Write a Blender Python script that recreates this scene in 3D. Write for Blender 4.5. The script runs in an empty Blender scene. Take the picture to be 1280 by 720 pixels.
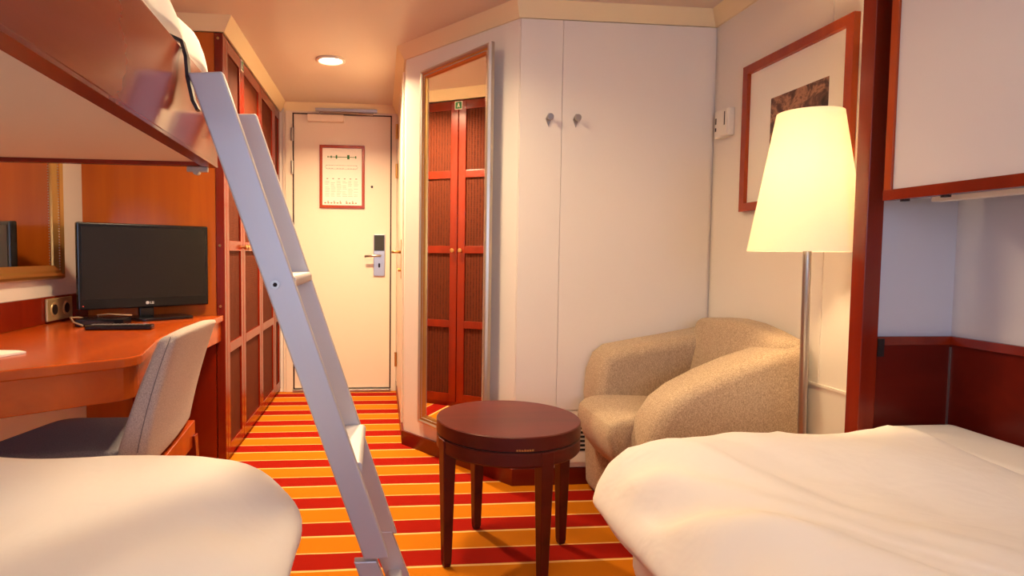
import bpy, bmesh, math, random
from mathutils import Vector, Matrix, noise

random.seed(7)
SC = bpy.context.scene
COL = SC.collection
PI = math.pi

# ------------------------------------------------------------------ camera
cam_d = bpy.data.cameras.new('camera')
cam = bpy.data.objects.new('camera', cam_d)
COL.objects.link(cam)
cam_d.sensor_width = 36.0
cam_d.lens = 36.0 * 780.0 / 1280.0
cam_d.shift_x = (640 - 555) / 1280.0
cam_d.clip_start = 0.02
RW = Matrix(((0.9948752993031694, -0.004482551169965655, -0.10101012608366527),
             (-0.10061531081062045, 0.05476529575767949, -0.9934169928137209),
             (0.00998489193289333, 0.9984891932893328, 0.05403362672915736)))
cam.matrix_world = Matrix.Translation((0, 0, 1.0)) @ RW.to_4x4()
SC.camera = cam

# ------------------------------------------------------------------ view, world
SC.view_settings.view_transform = 'Standard'
SC.view_settings.look = 'None'
SC.view_settings.gamma = 1.0
SC.view_settings.exposure = 0.72
SC.view_settings.use_curve_mapping = False
W = bpy.data.worlds.new('world'); SC.world = W
W.use_nodes = True
bg = W.node_tree.nodes['Background']
bg.inputs[0].default_value = (0.60, 0.72, 1.0, 1)
bg.inputs[1].default_value = 5.0

def light(name, kind, loc, energy, color, size=0.1, sy=None, rot=(0, 0, 0), portal=False, spread=None):
    d = bpy.data.lights.new(name, kind)
    d.energy = energy; d.color = color
    if kind == 'AREA':
        d.size = size
        if sy:
            d.shape = 'RECTANGLE'; d.size_y = sy
        else:
            d.shape = 'DISK'
        if spread: d.spread = spread
        if portal: d.cycles.is_portal = True
    else:
        d.shadow_soft_size = size
    o = bpy.data.objects.new(name, d); COL.objects.link(o)
    o.location = loc; o.rotation_euler = rot
    return o

WARM = (1.0, 0.73, 0.42)
WARM2 = (1.0, 0.70, 0.42)
WX0, WX1, WZ0, WZ1, YB = -0.75, 0.95, 0.85, 1.75, -1.5      # the cabin window behind the camera
light('window_portal', 'AREA', ((WX0+WX1)/2, YB - 0.06, (WZ0+WZ1)/2), 1, (1, 1, 1), WX1-WX0, WZ1-WZ0, (PI/2, 0, 0), portal=True)
E_DOWN = {'corridor': 26.0, 'desk': 12.0, 'cabin': 1.5}
E_LAMP = 64.0

# ------------------------------------------------------------------ materials
def srgb(r, g, b):
    f = lambda c: (c/255/12.92) if c/255 <= 0.04045 else ((c/255+0.055)/1.055)**2.4
    return (f(r), f(g), f(b), 1)

def mat(name, col, rough=0.5, metal=0.0, spec=0.5, coat=0.0, emit=None, estr=0.0):
    m = bpy.data.materials.new(name); m.use_nodes = True
    b = m.node_tree.nodes['Principled BSDF']
    b.inputs['Base Color'].default_value = col
    b.inputs['Roughness'].default_value = rough
    b.inputs['Metallic'].default_value = metal
    b.inputs['Specular IOR Level'].default_value = spec
    b.inputs['Coat Weight'].default_value = coat
    b.inputs['Coat Roughness'].default_value = 0.12
    if emit:
        b.inputs['Emission Color'].default_value = emit
        b.inputs['Emission Strength'].default_value = estr
    return m

class NT:
    def __init__(s, m): s.t = m.node_tree; s.b = s.t.nodes['Principled BSDF']
    def n(s, ty, **k):
        x = s.t.nodes.new(ty)
        for a, v in k.items(): setattr(x, a, v)
        return x
    def l(s, a, b): s.t.links.new(a, b)
    def coords(s, scale=(1, 1, 1), rot=(0, 0, 0), kind='Object'):
        tc = s.n('ShaderNodeTexCoord'); mp = s.n('ShaderNodeMapping')
        mp.inputs['Scale'].default_value = scale; mp.inputs['Rotation'].default_value = rot
        s.l(tc.outputs[kind], mp.inputs[0]); return mp.outputs[0]
    def noise(s, vec, scale, detail=4, rough=0.5, dist=0):
        x = s.n('ShaderNodeTexNoise'); s.l(vec, x.inputs['Vector'])
        x.inputs['Scale'].default_value = scale; x.inputs['Detail'].default_value = detail
        x.inputs['Roughness'].default_value = rough; x.inputs['Distortion'].default_value = dist
        return x.outputs['Fac']
    def ramp(s, fac, stops, interp='LINEAR'):
        r = s.n('ShaderNodeValToRGB'); r.color_ramp.interpolation = interp
        e = r.color_ramp.elements
        while len(e) < len(stops): e.new(0.5)
        for i, (p, c) in enumerate(stops): e[i].position = p; e[i].color = c
        s.l(fac, r.inputs[0]); return r.outputs[0]
    def bump(s, h, strength, dist=0.001):
        b = s.n('ShaderNodeBump'); b.inputs['Strength'].default_value = strength
        b.inputs['Distance'].default_value = dist
        s.l(h, b.inputs['Height']); s.l(b.outputs[0], s.b.inputs['Normal'])

def wood(name, dark, light_, scale, rough=0.28, coat=0.3, grain=4.0, axis='z'):
    m = mat(name, light_, rough, coat=coat*0.5, spec=0.38); t = NT(m)
    sc = {'z': (grain*2, grain*2, grain*0.16), 'x': (grain*0.16, grain*2, grain*2), 'y': (grain*2, grain*0.16, grain*2)}[axis]
    v = t.coords(sc)
    f = t.noise(v, scale, 5, 0.55, 0.6)
    c = t.ramp(f, [(0.25, dark), (0.75, light_)])
    t.l(c, t.b.inputs['Base Color'])
    return m

def fabric(name, c1, c2, scale=450, bump=0.5, rough=0.95):
    m = mat(name, c1, rough, spec=0.15); t = NT(m)
    v = t.coords((1, 1, 1)); f1 = t.noise(t.coords((1, 1, 3.5)), scale*0.55, 2, 0.6)
    f2 = t.noise(t.coords((2.5, 2.5, 0.8)), scale*0.5, 2, 0.6)
    a = t.n('ShaderNodeMath', operation='ADD'); t.l(f1, a.inputs[0]); t.l(f2, a.inputs[1])
    h = t.n('ShaderNodeMath', operation='MULTIPLY'); h.inputs[1].default_value = 0.5; t.l(a.outputs[0], h.inputs[0])
    c = t.ramp(h.outputs[0], [(0.38, c2), (0.62, c1)])
    t.l(c, t.b.inputs['Base Color']); t.bump(h.outputs[0], bump, 0.0015)
    t.b.inputs['Sheen Weight'].default_value = 0.15
    return m

M = {}
M['wall'] = mat('painted_panel_wall', srgb(232, 224, 214), 0.42, spec=0.35)
M['crown'] = mat('cream_trim', srgb(236, 218, 176), 0.4)
M['ceiling'] = mat('satin_ceiling', srgb(216, 200, 184), 0.33, spec=0.5)
M['fascia'] = wood('deep_cherry_wood', srgb(122, 36, 8), srgb(150, 50, 12), 1.0, 0.2, 0.4, axis='y')
M['cherry'] = wood('cherry_wood', srgb(134, 42, 8), srgb(176, 68, 14), 1.0, 0.25, 0.3)
M['honey'] = wood('honey_cherry_wood', srgb(174, 80, 16), srgb(204, 108, 26), 1.0, 0.3, 0.3)
M['cherry_y'] = wood('cherry_wood_long', srgb(160, 60, 10), srgb(192, 84, 20), 1.0, 0.22, 0.35, axis='y')
M['cherry_red'] = wood('red_cherry_wood', srgb(108, 24, 6), srgb(138, 36, 8), 1.0, 0.25, 0.3)
M['mahogany'] = wood('mahogany', srgb(86, 16, 8), srgb(112, 26, 12), 1.0, 0.3, 0.2, axis='x')
M['table'] = wood('dark_table_wood', srgb(66, 14, 9), srgb(98, 28, 17), 1.2, 0.36, 0.0, axis='x')
M['rail'] = wood('pale_cherry_rail', srgb(182, 92, 58), srgb(200, 112, 76), 1.0, 0.3, 0.3, axis='y')
M['alu'] = mat('satin_aluminium', srgb(202, 198, 200), 0.42, metal=0.35)
M['steel'] = mat('brushed_steel', srgb(180, 174, 168), 0.3, metal=0.9)
M['brass'] = mat('brass', srgb(200, 160, 100), 0.28, metal=0.9)
M['dark_metal'] = mat('dark_metal', srgb(60, 50, 48), 0.4, metal=0.6)
M['mirror'] = mat('mirror_glass', (0.86, 0.86, 0.86, 1), 0.015, metal=1.0)
M['gold'] = mat('gold_frame', srgb(196, 150, 84), 0.3, metal=0.75)
M['silver'] = mat('silver_frame', srgb(198, 190, 178), 0.3, metal=0.75)
M['black'] = mat('black_plastic', (0.006, 0.006, 0.008, 1), 0.22)
M['screen'] = mat('tv_screen', (0.012, 0.010, 0.010, 1), 0.30, spec=0.5)
M['rubber'] = mat('dark_rubber', (0.03, 0.03, 0.03, 1), 0.7)
M['white'] = mat('white_plastic', srgb(235, 228, 214), 0.4)
M['laminate'] = mat('white_laminate', srgb(208, 204, 210), 0.4)
M['beige'] = mat('beige_laminate', srgb(216, 200, 184), 0.5)
M['paper'] = mat('paper', srgb(240, 236, 226), 0.8)
M['ink'] = mat('grey_ink', srgb(120, 110, 110), 0.8)
M['ink_green'] = mat('green_ink', srgb(30, 110, 60), 0.8)
M['ink_red'] = mat('red_ink', srgb(196, 90, 60), 0.8)
M['sign_green'] = mat('sign_green', srgb(20, 120, 60), 0.5)
M['door'] = mat('cream_door_paint', srgb(232, 216, 196), 0.38)
M['slot'] = mat('dark_slot', (0.01, 0.008, 0.006, 1), 0.8)
M['sheet'] = mat('bed_sheet', srgb(236, 230, 222), 0.9, spec=0.1)
M['socket'] = mat('champagne_socket', srgb(196, 168, 120), 0.35, metal=0.4)
M['red_led'] = mat('red_led', (0.6, 0.02, 0.02, 1), 0.4, emit=(1, 0.05, 0.03, 1), estr=0.6)
M['glow'] = mat('downlight_diffuser', (1, 0.9, 0.75, 1), 0.5, emit=(1, 0.80, 0.52, 1), estr=14)
M['cable'] = mat('beige_cable', srgb(170, 140, 110), 0.5)
M['logo'] = mat('logo_grey', srgb(205, 205, 208), 0.4)

m = M['duvet'] = mat('duvet_cotton', srgb(240, 232, 222), 0.85, spec=0.15); t = NT(m)
t.bump(t.noise(t.coords(), 9, 3, 0.5, 0.4), 0.25, 0.02)
t.b.inputs['Sheen Weight'].default_value = 0.1
M['armchair'] = fabric('beige_tweed', srgb(204, 180, 150), srgb(146, 122, 98), 330)
M['chairfab'] = fabric('greige_felt', srgb(206, 192, 180), srgb(160, 146, 138), 520)
M['seatfab_shaded'] = fabric('greige_felt_shaded', srgb(142, 136, 142), srgb(108, 104, 112), 520)  # same felt as the backrest, desk shade painted into a darker, greyer colour

# woven panel of the wardrobe doors
m = M['woven'] = mat('woven_panel', srgb(90, 40, 20), 0.7, spec=0.15); t = NT(m)
v = t.coords((0, 31, 0)); w = t.n('ShaderNodeTexWave', wave_type='BANDS', bands_direction='Y')
w.inputs['Scale'].default_value = 0.5; w.inputs['Distortion'].default_value = 0.0
t.l(v, w.inputs['Vector'])
v2 = t.coords((0, 0, 80)); w2 = t.n('ShaderNodeTexWave', wave_type='BANDS', bands_direction='Z')
w2.inputs['Scale'].default_value = 0.5; t.l(v2, w2.inputs['Vector'])
mu = t.n('ShaderNodeMath', operation='MULTIPLY_ADD'); mu.inputs[1].default_value = 0.35
t.l(w2.outputs['Fac'], mu.inputs[0]); t.l(w.outputs['Fac'], mu.inputs[2])
nz = t.noise(t.coords((1, 1, 1)), 60, 3, 0.6)
ad = t.n('ShaderNodeMath', operation='ADD'); t.l(mu.outputs[0], ad.inputs[0]); t.l(nz, ad.inputs[1])
t.l(t.ramp(ad.outputs[0], [(0.35, srgb(30, 10, 5)), (1.1/1.1, srgb(96, 40, 18))]), t.b.inputs['Base Color'])
t.bump(ad.outputs[0], 0.7, 0.003)

# striped carpet: red and orange bands across the cabin with thin pale lines
m = M['carpet'] = mat('striped_carpet', (1, 0, 0, 1), 0.95, spec=0.1); t = NT(m)
g = t.n('ShaderNodeNewGeometry'); sx = t.n('ShaderNodeSeparateXYZ')
wn = t.n('ShaderNodeTexNoise'); wn.inputs['Scale'].default_value = 2.2; wn.inputs['Detail'].default_value = 2
t.l(g.outputs['Position'], wn.inputs['Vector']); t.l(g.outputs['Position'], sx.inputs[0])
wa = t.n('ShaderNodeMath', operation='MULTIPLY_ADD'); wa.inputs[1].default_value = 0.012
t.l(wn.outputs['Fac'], wa.inputs[0]); t.l(sx.outputs['Y'], wa.inputs[2])
sb = t.n('ShaderNodeMath', operation='SUBTRACT'); sb.inputs[1].default_value = 1.952 - 0.242*20 + 0.006
t.l(wa.outputs[0], sb.inputs[0])
dv = t.n('ShaderNodeMath', operation='DIVIDE'); dv.inputs[1].default_value = 0.2415; t.l(sb.outputs[0], dv.inputs[0])
fr = t.n('ShaderNodeMath', operation='FRACT'); t.l(dv.outputs[0], fr.inputs[0])
RED, ORG, LIN = srgb(166, 24, 5), srgb(216, 124, 14), srgb(250, 200, 120)
c = t.ramp(fr.outputs[0], [(0.0, LIN), (0.025, RED), (0.465, LIN), (0.50, ORG), (0.975, LIN)], 'CONSTANT')
pn = t.noise(t.coords(kind='Object'), 700, 2, 0.6)
pr_ = t.ramp(pn, [(0.3, (0.72, 0.72, 0.72, 1)), (0.7, (1, 1, 1, 1))])
mx = t.n('ShaderNodeMixRGB', blend_type='MULTIPLY'); mx.inputs[0].default_value = 1
t.l(c, mx.inputs[1]); t.l(pr_, mx.inputs[2]); t.l(mx.outputs[0], t.b.inputs['Base Color'])
t.bump(pn, 0.6, 0.003)

# lamp shade: thin cloth that lets light through
m = M['shade'] = bpy.data.materials.new('lamp_shade_cloth'); m.use_nodes = True
tt = m.node_tree; tt.nodes.remove(tt.nodes['Principled BSDF'])
d_ = tt.nodes.new('ShaderNodeBsdfDiffuse'); d_.inputs[0].default_value = srgb(253, 247, 236)
tr = tt.nodes.new('ShaderNodeBsdfTranslucent'); tr.inputs[0].default_value = srgb(255, 248, 232)
mm = tt.nodes.new('ShaderNodeMixShader'); mm.inputs[0].default_value = 0.5
tt.links.new(d_.outputs[0], mm.inputs[1]); tt.links.new(tr.outputs[0], mm.inputs[2])
tt.links.new(mm.outputs[0], tt.nodes['Material Output'].inputs[0])

# abstract print
m = M['print'] = mat('swirling_print', (0.1, 0.1, 0.1, 1), 0.6); t = NT(m)
f = t.noise(t.coords((1, 1, 1.3)), 13, 4, 0.6, 1.0)
t.l(t.ramp(f, [(0.30, srgb(40, 24, 26)), (0.48, srgb(104, 72, 62)), (0.58, srgb(176, 128, 100)), (0.7, srgb(70, 44, 42))]), t.b.inputs['Base Color'])

# thin window glass
m = M['pane'] = bpy.data.materials.new('window_glass'); m.use_nodes = True
tt = m.node_tree; tt.nodes.remove(tt.nodes['Principled BSDF'])
ga = tt.nodes.new('ShaderNodeBsdfTransparent'); gb = tt.nodes.new('ShaderNodeBsdfGlossy'); gb.inputs['Roughness'].default_value = 0.02
mm = tt.nodes.new('ShaderNodeMixShader'); mm.inputs[0].default_value = 0.06
tt.links.new(ga.outputs[0], mm.inputs[1]); tt.links.new(gb.outputs[0], mm.inputs[2])
tt.links.new(mm.outputs[0], tt.nodes['Material Output'].inputs[0])

# ------------------------------------------------------------------ mesh helpers
def box(bm, x0, x1, y0, y1, z0, z1):
    vs = [bm.verts.new(p) for p in ((x0,y0,z0),(x1,y0,z0),(x1,y1,z0),(x0,y1,z0),(x0,y0,z1),(x1,y0,z1),(x1,y1,z1),(x0,y1,z1))]
    for f in ((0,3,2,1),(4,5,6,7),(0,1,5,4),(1,2,6,5),(2,3,7,6),(3,0,4,7)): bm.faces.new([vs[i] for i in f])
    return bm

def hexa(bm, bot, top):
    """box with free corners: 4 bottom points and 4 top points, both counter-clockwise"""
    a = [bm.verts.new(p) for p in bot]; b = [bm.verts.new(p) for p in top]
    n = len(a)
    bm.faces.new(a[::-1]); bm.faces.new(b)
    for i in range(n): bm.faces.new([a[i], a[(i+1) % n], b[(i+1) % n], b[i]])
    return bm

def prism(bm, pts, axis, lo, hi):
    """2-D outline extruded along an axis: 'z' pts=(x,y), 'y' pts=(x,z), 'x' pts=(y,z)"""
    mk = {'z': lambda p, h: (p[0], p[1], h), 'y': lambda p, h: (p[0], h, p[1]), 'x': lambda p, h: (h, p[0], p[1])}[axis]
    return hexa(bm, [mk(p, lo) for p in pts], [mk(p, hi) for p in pts])

def tube(bm, pts, r, seg=10, cap=True):
    pts = [Vector(p) for p in pts]
    rs = r if isinstance(r, (list, tuple)) else [r]*len(pts)
    rings = []
    up = None
    for i, p in enumerate(pts):
        d = (pts[min(i+1, len(pts)-1)] - pts[max(i-1, 0)]).normalized()
        if up is None:
            up = Vector((0, 0, 1)) if abs(d.z) < 0.9 else Vector((1, 0, 0))
        a = d.cross(up).normalized(); b = a.cross(d).normalized(); up = b
        rings.append([bm.verts.new(p + rs[i]*(a*math.cos(2*PI*k/seg) + b*math.sin(2*PI*k/seg))) for k in range(seg)])
    for i in range(len(rings)-1):
        for k in range(seg):
            bm.faces.new([rings[i][k], rings[i][(k+1) % seg], rings[i+1][(k+1) % seg], rings[i+1][k]])
    if cap:
        bm.faces.new(rings[0][::-1]); bm.faces.new(rings[-1])
    return bm

def lathe(bm, prof, c, seg=48, close=False):
    """profile [(r,z)] spun about the vertical through c=(x,y)"""
    rings = []
    for r, z in prof:
        if r < 1e-5: rings.append([bm.verts.new((c[0], c[1], z))])
        else: rings.append([bm.verts.new((c[0]+r*math.cos(2*PI*k/seg), c[1]+r*math.sin(2*PI*k/seg), z)) for k in range(seg)])
    def span(A, B):
        for k in range(seg):
            a0, a1 = A[k % len(A)], A[(k+1) % len(A)]; b0, b1 = B[k % len(B)], B[(k+1) % len(B)]
            vs = []
            for v in (a0, a1, b1, b0):
                if v not in vs: vs.append(v)
            if len(vs) >= 3: bm.faces.new(vs)
    for i in range(len(rings)-1): span(rings[i], rings[i+1])
    if close: span(rings[-1], rings[0])
    return bm

def rrect(cx, cy, w, h, r, n=6):
    out = []
    for (sx, sy, a0) in ((1, 1, 0), (-1, 1, PI/2), (-1, -1, PI), (1, -1, 1.5*PI)):
        for k in range(n+1):
            a = a0 + PI/2*k/n
            out.append((cx + sx*(w/2-r) + r*math.cos(a), cy + sy*(h/2-r) + r*math.sin(a)))
    return out

def new(): return bmesh.new()

def obj(name, bm, material, parent=None, local=False, bevel=0, seg=2, smooth=False, sub=0, origin=None):
    bmesh.ops.recalc_face_normals(bm, faces=bm.faces)
    xs = [v.co for v in bm.verts]
    if origin is None:
        c = Vector(((min(v.x for v in xs)+max(v.x for v in xs))/2, (min(v.y for v in xs)+max(v.y for v in xs))/2, min(v.z for v in xs)))
    else: c = Vector(origin)
    bmesh.ops.translate(bm, verts=bm.verts, vec=-c)
    me = bpy.data.meshes.new(name); bm.to_mesh(me); bm.free()
    me.materials.append(material)
    o = bpy.data.objects.new(name, me); COL.objects.link(o)
    o.location = c
    if parent is not None:
        o.parent = parent
        if not local:
            p = parent; off = Vector((0, 0, 0))
            while p is not None: off += p.location; p = p.parent
            o.location = c - off
    if bevel:
        b = o.modifiers.new('bevel', 'BEVEL'); b.width = bevel; b.segments = seg; b.limit_method = 'ANGLE'; b.angle_limit = 0.6
        b.harden_normals = False
    if sub:
        s = o.modifiers.new('subdivision', 'SUBSURF'); s.levels = sub; s.render_levels = sub
    if smooth or sub:
        for f in me.polygons: f.use_smooth = True
    elif bevel:
        pass
    return o

def autosmooth(o, ang=0.6):
    for f in o.data.polygons: f.use_smooth = True
    bm = bmesh.new(); bm.from_mesh(o.data)
    for e in bm.edges:
        if len(e.link_faces) == 2 and e.calc_face_angle(0) > ang: e.smooth = False
    bm.to_mesh(o.data); bm.free()
    return o

def lab(o, label, cat, group=None):
    o['label'] = label; o['category'] = cat
    if group: o['group'] = group
    return o

def thing(name, label, cat, loc=(0, 0, 0), rotz=0, group=None):
    o = bpy.data.objects.new(name, None); COL.objects.link(o)
    o.location = loc; o.rotation_euler = (0, 0, rotz); o.empty_display_size = 0.05
    return lab(o, label, cat, group)

def st(o):
    o['kind'] = 'structure'; return o

def st_empty(name, loc=(0, 0, 0)):
    o = bpy.data.objects.new(name, None); COL.objects.link(o); o.location = loc; o.empty_display_size = 0.05
    return st(o)

# ------------------------------------------------------------------ room shell
XL, XR, XN, H = -1.33, 1.44, 1.516, 2.05
YD, YC, YP = 4.54, 2.62, 2.97         # entry door wall, closet wall, wardrobe side
XC = 0.125; YA = 3.245                  # corridor right wall, start of the slanted wall
AX, AY = 0.575, YC                    # corner of slanted and closet wall
T = 0.05
st(obj('floor', box(new(), XL-T, XN+T, YB-T, YD+T, -0.04, 0), M['carpet']))
st(obj('ceiling', box(new(), XL-T, XN+T, YB-T, YD+T, H, H+0.04), M['ceiling']))
st(obj('wall_left', box(new(), XL-T, XL, YB-T, YD, 0, H), M['wall']))
st(obj('wall_entry', box(new(), XL-T, XC+T, YD, YD+T, 0, H), M['wall']))
st(obj('wall_corridor', box(new(), XC, XC+T, YA, YD, 0, H), M['wall']))
dx, dy = AX-XC, AY-YA; L_ = math.hypot(dx, dy); nx, ny = -dy/L_, dx/L_
st(obj('wall_slanted', prism(new(), [(XC, YA), (AX, AY), (AX+nx*T, AY+ny*T), (XC+nx*T, YA+ny*T)], 'z', 0, H), M['wall']))
st(obj('wall_closet', box(new(), AX, XR+T, YC, YC+T, 0, H), M['wall']))
st(obj('wall_right', box(new(), XR, XR+T, 1.535, YC, 0, H), M['wall']))
st(obj('wall_berth', box(new(), XN, XN+T, YB-T, 1.535, 0, H), M['laminate']))
bm = new()
box(bm, XL, WX0, YB-T, YB, 0, H); box(bm, WX1, XN, YB-T, YB, 0, H)
box(bm, WX0, WX1, YB-T, YB, 0, WZ0); box(bm, WX0, WX1, YB-T, YB, WZ1, H)
st(obj('wall_back', bm, M['wall']))
wf = st_empty('window_1', ((WX0+WX1)/2, YB, WZ0))
bm = new(); f_ = 0.04
box(bm, WX0, WX0+f_, YB-T, YB+0.015, WZ0, WZ1); box(bm, WX1-f_, WX1, YB-T, YB+0.015, WZ0, WZ1)
box(bm, WX0+f_, WX1-f_, YB-T, YB+0.015, WZ0, WZ0+f_); box(bm, WX0+f_, WX1-f_, YB-T, YB+0.015, WZ1-f_, WZ1)
obj('window_frame', bm, M['white'], wf)
obj('window_pane', box(new(), WX0+f_, WX1-f_, YB-0.03, YB-0.025, WZ0+f_, WZ1-f_), M['pane'], wf)

def strip(path, d0, z0, z1, d1=None):
    """moulding swept along a plan path, on its left side; d1 = depth at the top"""
    if d1 is None: d1 = d0
    P = [Vector(p) for p in path]; n = len(P)
    def off(i, d):
        a = (P[i]-P[i-1]).normalized() if i > 0 else None
        b = (P[i+1]-P[i]).normalized() if i < n-1 else None
        na = Vector((-a.y, a.x)) if a else None; nb = Vector((-b.y, b.x)) if b else None
        if na is None: return P[i] + nb*d
        if nb is None: return P[i] + na*d
        m_ = (na+nb).normalized(); return P[i] + m_*(d/m_.dot(na))
    bm = new(); rings = []
    for i in range(n):
        q0, q1 = off(i, d0), off(i, d1)
        rings.append([bm.verts.new((P[i].x, P[i].y, z0)), bm.verts.new((q0.x, q0.y, z0)), bm.verts.new((q1.x, q1.y, z1)), bm.verts.new((P[i].x, P[i].y, z1))])
    for i in range(n-1):
        for k in range(4): bm.faces.new([rings[i][k], rings[i][(k+1) % 4], rings[i+1][(k+1) % 4], rings[i+1][k]])
    bm.faces.new(rings[0]); bm.faces.new(rings[-1][::-1])
    return bm

CZ = 1.987
# crown mouldings (room lies on the left of each path)
st(obj('trim_1', strip([(XN, YB+0.001), (XN, 1.49), (1.44, 1.49)][:2], 0.012, CZ, H, 0.05), M['crown']))
st(obj('trim_2', strip([(XR, 1.535), (XR, YC), (AX, AY), (XC, YA), (XC, YD), (-0.68, YD)], 0.010, CZ, H, 0.048), M['crown']))
st(obj('trim_3', strip([(-0.712, YD-0.001), (-0.712, YP-0.015), (XL, YP-0.015), (XL, YB)], 0.008, 2.048-0.06, H, 0.048), M['crown']))
# baseboards
st(obj('baseboard_right', strip([(XR, 1.54), (XR, YC), (AX, AY), (XC, YA)], 0.012, 0, 0.073), M['mahogany']))
bm = strip([(XC, YA), (XC, YD)], 0.012, 0, 0.07)
st(obj('baseboard_corridor', bm, M['mahogany']))
st(obj('baseboard_left', strip([(XL, YP), (XL, 1.45)], 0.012, 0, 0.07), M['mahogany']))
# pale sill line over the mahogany base on the slanted wall
# chair rail on the right wall behind the lamp
st(obj('trim_4', box(new(), XR-0.005, XR, 1.54, 2.0, 0.577, 0.586), M['wall']))
st(obj('trim_5', box(new(), XR-0.004, XR, 1.905, 1.912, 0.587, 1.9), M['wall']))

# ------------------------------------------------------------------ entry door
d1 = st_empty('door_1', (-0.27, YD, 0))
bm = new()
box(bm, -0.672, -0.622, YD-0.02, YD, 0, 1.995); box(bm, 0.075, 0.113, YD-0.02, YD, 0, 1.995)
box(bm, -0.622, 0.075, YD-0.02, YD, 1.982, 1.995)
box(bm, -0.69, -0.672, YD-0.012, YD, 0, CZ)
obj('door_frame', bm, M['door'], d1, bevel=0.003)
bm = new(); box(bm, -0.622, -0.612, YD-0.014, YD-0.001, 0.02, 1.982); box(bm, 0.066, 0.075, YD-0.014, YD-0.001, 0.02, 1.982)
box(bm, -0.612, 0.066, YD-0.014, YD-0.001, 1.973, 1.982)
obj('door_seal', bm, M['dark_metal'], d1)
lf = obj('door_leaf', box(new(), -0.612, 0.066, YD-0.018, YD-0.001, 0.028, 1.973), M['door'], d1, bevel=0.003)
lf['label'] = 'cream painted steel door leaf'
obj('threshold', box(new(), -0.622, 0.075, YD-0.05, YD-0.001, 0, 0.022), M['steel'], d1, bevel=0.004)
for z in (1.83, 1.60, 0.3):
    h = obj('hinge', tube(new(), [(-0.623, YD-0.028, z-0.045), (-0.623, YD-0.028, z+0.045)], 0.009), M['steel'], d1)
bm = box(new(), -0.515, -0.262, YD-0.065, YD-0.018, 1.918, 1.968)
cl = obj('door_closer', bm, M['door'], d1, bevel=0.006)
bm = new(); box(bm, -0.46, -0.03, YD-0.045, YD-0.02, 1.994, 2.014)
obj('slide_rail', bm, M['steel'], cl)
bm = tube(new(), [(-0.43, YD-0.045, 1.972), (-0.43, YD-0.045, 1.99), (-0.06, YD-0.04, 1.978), (-0.06, YD-0.035, 1.995)], 0.006, 8)
obj('closer_arm', bm, M['steel'], cl)
pl = obj('lock_plate', box(new(), -0.052, 0.030, YD-0.030, YD-0.018, 0.838, 1.138), M['steel'], d1, bevel=0.003)
obj('card_reader', box(new(), -0.047, 0.025, YD-0.036, YD-0.030, 1.02, 1.132), M['rubber'], pl, bevel=0.002)
obj('lever_handle', tube(new(), [(-0.005, YD-0.03, 0.985), (-0.005, YD-0.075, 0.985), (-0.02, YD-0.082, 0.985), (-0.115, YD-0.082, 0.98)], 0.009, 10), M['steel'], pl, smooth=True)
bm = new(); prism(bm, rrect(-0.011, 0.915, 0.013, 0.032, 0.006), 'y', YD-0.033, YD-0.029)
obj('keyhole', bm, M['slot'], pl)
obj('peephole', tube(new(), [(-0.065, YD-0.024, 1.475), (-0.065, YD-0.017, 1.475)], 0.009, 12), M['dark_metal'], d1)

# ------------------------------------------------------------------ bathroom door in the corridor
d2 = st_empty('door_2', (XC, 3.9, 0))
bm = new()
box(bm, XC-0.012, XC, 3.40, 3.45, 0.07, 1.97); box(bm, XC-0.012, XC, 4.36, 4.41, 0.07, 1.97); box(bm, XC-0.012, XC, 3.45, 4.36, 1.92, 1.97)
obj('door_frame', bm, M['door'], d2, bevel=0.003)
obj('door_leaf', box(new(), XC-0.008, XC, 3.458, 4.352, 0.075, 1.912), M['door'], d2)
for z in (1.84, 1.57, 0.26):
    obj('hinge', tube(new(), [(XC-0.018, 4.36, z-0.05), (XC-0.018, 4.36, z+0.05)], 0.009), M['brass'], d2)
bp = obj('handle_plate', box(new(), XC-0.014, XC-0.008, 3.50, 3.54, 0.86, 1.08), M['brass'], d2, bevel=0.002)
obj('lever_handle', tube(new(), [(XC-0.014, 3.52, 1.01), (XC-0.055, 3.52, 1.01), (XC-0.058, 3.53, 1.01), (XC-0.058, 3.62, 1.008)], 0.008, 10), M['brass'], bp, smooth=True)
obj('turn_knob', tube(new(), [(XC-0.014, 3.52, 0.91), (XC-0.030, 3.52, 0.91)], 0.010, 12), M['brass'], bp)

# ------------------------------------------------------------------ built-in cupboard in the closet wall
cup = thing('built_in_cupboard', 'flush white built-in cupboard in the wall beside the slanted mirror wall', 'cupboard', (1.0, YC-0.001, 0))
def knob(x, z, par):
    b = new()
    y = YC-0.014
    prism(b, [(x, z-0.033), (x+0.013, z), (x, z+0.024), (x-0.013, z)], 'y', y-0.004, y)
    # round knob, spun about its own axis
    for (r0, r1, ya, yb) in ((0.006, 0.006, y-0.004, y-0.018), (0.009, 0.015, y-0.018, y-0.024), (0.015, 0.013, y-0.024, y-0.032)):
        tube(b, [(x+0.002, ya, z+0.004), (x+0.002, yb, z+0.004)], [r0, r1], 16)
    return obj('knob', b, M['steel'], par)
for (x0, x1, kx, lb) in ((0.5775, 0.7575, 0.700, 'narrow left cupboard door'), (0.7588, 1.425, 0.818, 'wide right cupboard door')):
    d = obj('door', box(new(), x0, x1, YC-0.014, YC-0.001, 0.33, CZ-0.004), M['wall'], cup, bevel=0.0015)
    d['label'] = lb
    knob(kx, 1.574, d)
obj('lower_panel', box(new(), 0.583, 1.425, YC-0.013, YC-0.001, 0.08, 0.326), M['wall'], cup)
vg = thing('vent_grille', 'white louvred vent grille low on the wall behind the armchair front', 'vent', (0.80, YC-0.014, 0.1))
bm = new(); box(bm, 0.66, 0.915, YC-0.021, YC-0.0135, 0.10, 0.30)
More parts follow.
